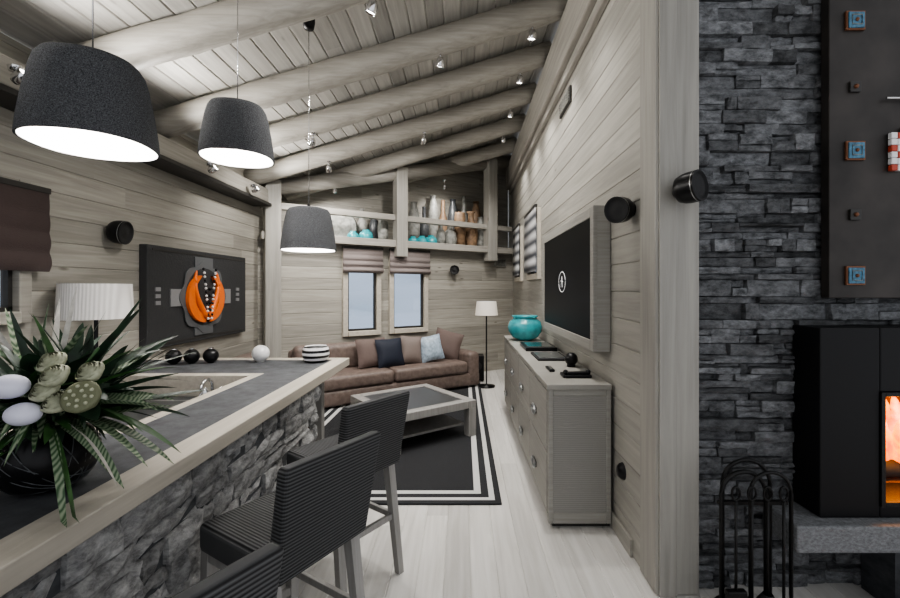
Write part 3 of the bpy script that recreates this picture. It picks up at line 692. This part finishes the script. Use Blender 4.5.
for k,xx in enumerate((cx-.10,cx-.03,cx+.04,cx+.11)):
    b.cyl((xx,cy-.06,.10),(xx,cy-.06,.57),.006,M_iron,8); b.tube([(xx+.018*math.cos(t),cy-.06,.60+.03*math.sin(t)) for t in [i*2*math.pi/14 for i in range(14)]],.005,M_iron,6,closed=True)
b.box((cx-.145,cy-.08,.05),(cx-.06,cy-.05,.18),M_iron,.005); b.lathe([(.03,.05),(.045,.12),(.02,.16)],M_blackm,Matrix.Translation((cx+.04,cy-.06,0)),12)
b.tube([(cx+.11,cy-.06,.12),(cx+.13,cy-.06,.09),(cx+.15,cy-.06,.11)],.006,M_iron,6)
b.finish('fireplace_tools')
# ------------------------------------------------------------------ bronze art panel
b=B(); x0,x1,z0,z1=1.78,2.95,1.456,3.5; yf=2.09
b.box((x0,yf,z0),(x1,2.14,z1),M_bronze,.004)
for zz,big in ((2.80,1),(2.48,0),(2.17,1),(1.86,0),(1.565,1)):
    for xx in (1.90,2.81):
        s=.046 if big else .026
        b.box((xx-s,yf-.012,zz-s),(xx+s,yf,zz+s),M_copper if big else M_dark,.002)
        if big:
            b.box((xx-s*.84,yf-.018,zz-s*.84),(xx+s*.84,yf-.011,zz+s*.84),M_blue,.003)
            b.tube([(xx+s*.5*a_,yf-.019,zz+s*.5*b_) for a_,b_ in ((-1,-1),(1,-1),(1,1),(-1,1))],.0025,M_greyc,6,closed=True); b.sph((xx,yf-.018,zz),.009,M_copper,seg=10)
        else: b.sph((xx,yf-.013,zz),.011,M_copper,seg=10)
b.cyl((2.04,yf-.02,2.42),(2.65,yf-.02,2.42),.006,M_chrome,8)
b.box((2.32,yf-.02,1.75),(2.38,yf-.005,2.6),M_chrome,.003)
for i in range(18):
    for j in range(6):
        x=2.06+i*.031; z=2.10+j*.031-(.03 if i<2 or i>15 else 0)
        b.box((x,yf-.025,z),(x+.029,yf-.004,z+.029),M_red if (i+j)%3==0 else M_white,.003)
b.finish('bronze_wall_panel')
# ------------------------------------------------------------------ flower arrangement
m_leaf=plain('leaf_green',(.035,.095,.025),.45,var=.5,bscale=25); m_leafd=plain('leaf_dark',(.014,.036,.018),.45,var=.5,bscale=25); m_leaf2=ribbed('leaf_variegated',(.03,.08,.03),(.26,.31,.21),'X',.012,.5,.1,dist=5)
m_leaf3=plain('dried_leaf',(.50,.48,.44),.6,var=.25,bscale=30); m_ball=plain('white_pod',(.72,.72,.84),.45); m_rose=plain('rose_cream',(.42,.43,.31),.6,var=.25,bscale=60); m_pod=plain('lotus_pod',(.16,.17,.10),.7,bump=.5)
b=B(); vx,vy=-1.205,1.25; T=Matrix.Translation((vx,vy,ZT))
b.lathe([(0,0),(.05,0),(.09,.02),(.118,.07),(.12,.11),(.10,.155),(.065,.185),(.07,.20),(.06,.20),(.055,.18)],M_black,T,40)
for k in range(12):
    ax=Matrix.Rotation(R(0,6.3),3,'Z')@Matrix.Rotation(R(.5,2.6),3,'X')
    pts=[Vector((0,0,.10))+ax@Vector((.119*math.cos(t),.119*math.sin(t),0)) for t in [i*2*math.pi/36 for i in range(36)]]
    pts=[Vector((p.x,p.y,max(.015,p.z))) for p in pts]
    b.tube(pts,.0016,M_dkc,5,T,closed=True)
def leaf(az,L,el,drop,w,mat,base=(0,0,.2),n=12):
    vs=[];fs=[]; d=Vector((math.cos(az),math.sin(az),0)); sd=Vector((-math.sin(az),math.cos(az),0)); bp=Vector(base)
    up=Vector((-math.cos(az)*math.sin(el),-math.sin(az)*math.sin(el),math.cos(el))); tw=R(-.9,.9)
    sd2=(sd*math.cos(tw)+up*math.sin(tw))
    for i in range(n+1):
        t=i/n; p=bp+d*(L*t*math.cos(el))+Vector((0,0,L*t*math.sin(el)-drop*t*t))
        ww=w*math.sin(math.pi*min(1,.12+t*.88))**.7
        if p.z<.012 and vx+p.x<-.9: p.z=.012
        vs+= [p-sd2*ww+up*ww*.3,p,p+sd2*ww+up*ww*.3]
    for i in range(n):
        a=i*3; fs+=[(a,a+1,a+4,a+3),(a+1,a+2,a+5,a+4)]
    b.add(vs,fs,mat,True,T)
# blade leaves, all round; those toward the room camera side are kept shorter so the blooms show
for k in range(230):
    az=R(0,2*math.pi); front=math.cos(az+math.pi/2-.3)
    el=R(.1,1.35); dr=R(.02,.16)
    Ln=R(.22,.40)*(.5 if front>.35 else 1)
    leaf(az,Ln,el,dr,R(.007,.017),random.choice([m_leaf,m_leafd,m_leafd,m_leaf2]),(R(-.08,.08)+.02,R(-.06,.06),R(.18,.26)))
for k in range(70):
    az=R(0,2*math.pi); leaf(az,R(.12,.22),R(.1,1.2),R(.02,.10),R(.022,.038),random.choice([m_leafd,m_leafd,m_leaf]),(R(-.06,.08),R(-.04,.06),R(.18,.28)))
for az,L_,el,dr,w in ((-.1,.40,.15,.18,.022),(-.4,.36,.05,.16,.020),(.15,.36,.35,.08,.018),(-.25,.38,.25,.2,.018),(.35,.36,.5,.15,.018),(-.05,.42,.3,.22,.016),(-.15,.36,.5,.2,.016),(.05,.38,.6,.2,.018)): leaf(az,L_,el,dr,w,random.choice([m_leaf,m_leafd,m_leaf2]))
leaf(-.7,.29,-.1,.24,.010,m_leaf2,(.05,-.05,.2)); leaf(-.62,.29,-.05,.26,.008,m_leaf,(.05,-.05,.2))
leaf(-.45,.30,.05,.14,.016,m_leaf3,(.07,-.04,.2)); leaf(2.2,.42,1.1,.03,.010,m_leaf3); leaf(1.9,.44,1.2,.02,.008,m_leaf3); leaf(2.9,.38,.9,.02,.009,m_leaf3)
for (x,y,z,rr) in ((.045,-.15,.325,.036),(.08,-.15,.255,.034)): b.sph((x,y,z),rr,m_ball,(1.2,1,.85),M=T)
for (x,y,z) in ((.135,-.12,.345),(.14,-.12,.275),(.10,-.09,.375),(.185,-.07,.345),(.11,-.12,.305)):
    for k in range(6):
        r=.030-.0045*k; b.lathe([(r*.4,-.022),(r,.0),(r*1.02,.010+.003*k),(r*.9,.014+.004*k)],m_rose,T@Matrix.Translation((x,y,z))@Matrix.Rotation(.8,4,'X')@Matrix.Rotation(k*.7,4,'Z'),14,n=3.2)
    b.sph((x,y,z),.012,m_rose,seg=10,M=T)
Mx=T@Matrix.Translation((.205,-.12,.29))@Matrix.Rotation(1.0,4,'X')@Matrix.Rotation(.2,4,'Y')
b.lathe([(.008,-.06),(.02,-.04),(.042,0),(.044,.01),(.036,.014),(0,.014)],m_pod,Mx,24)
for rr_,nn_ in ((.028,9),(.013,4)):
    for i in range(nn_): b.sph((rr_*math.cos(i*6.283/nn_),rr_*math.sin(i*6.283/nn_),.015),.005,m_rose,seg=8,M=Mx)
for k in range(9):
    az=R(0,6.28); x=.12*math.cos(az);y=.12*math.sin(az); b.tube([(0,0,.18),(x*.6,y*.6,.3),(x*1.4,y*1.4,R(.3,.42))],.0035,m_leaf,6,T)
b.finish('flower_arrangement')
# ------------------------------------------------------------------ world, lights, camera
w=bpy.data.worlds.new('World'); S.world=w; w.use_nodes=True
bg=w.node_tree.nodes['Background']; bg.inputs[0].default_value=(.94,.96,1,1); bg.inputs[1].default_value=1.0
cam=bpy.data.cameras.new('cam'); co=bpy.data.objects.new('camera',cam); COL.objects.link(co)
cam.sensor_width=36; cam.lens=430/900*36; cam.shift_x=-13/900; cam.shift_y=-10/900; cam.clip_start=.02
co.location=(0,0,1.5); co.rotation_euler=(math.pi/2,0,0); S.camera=co
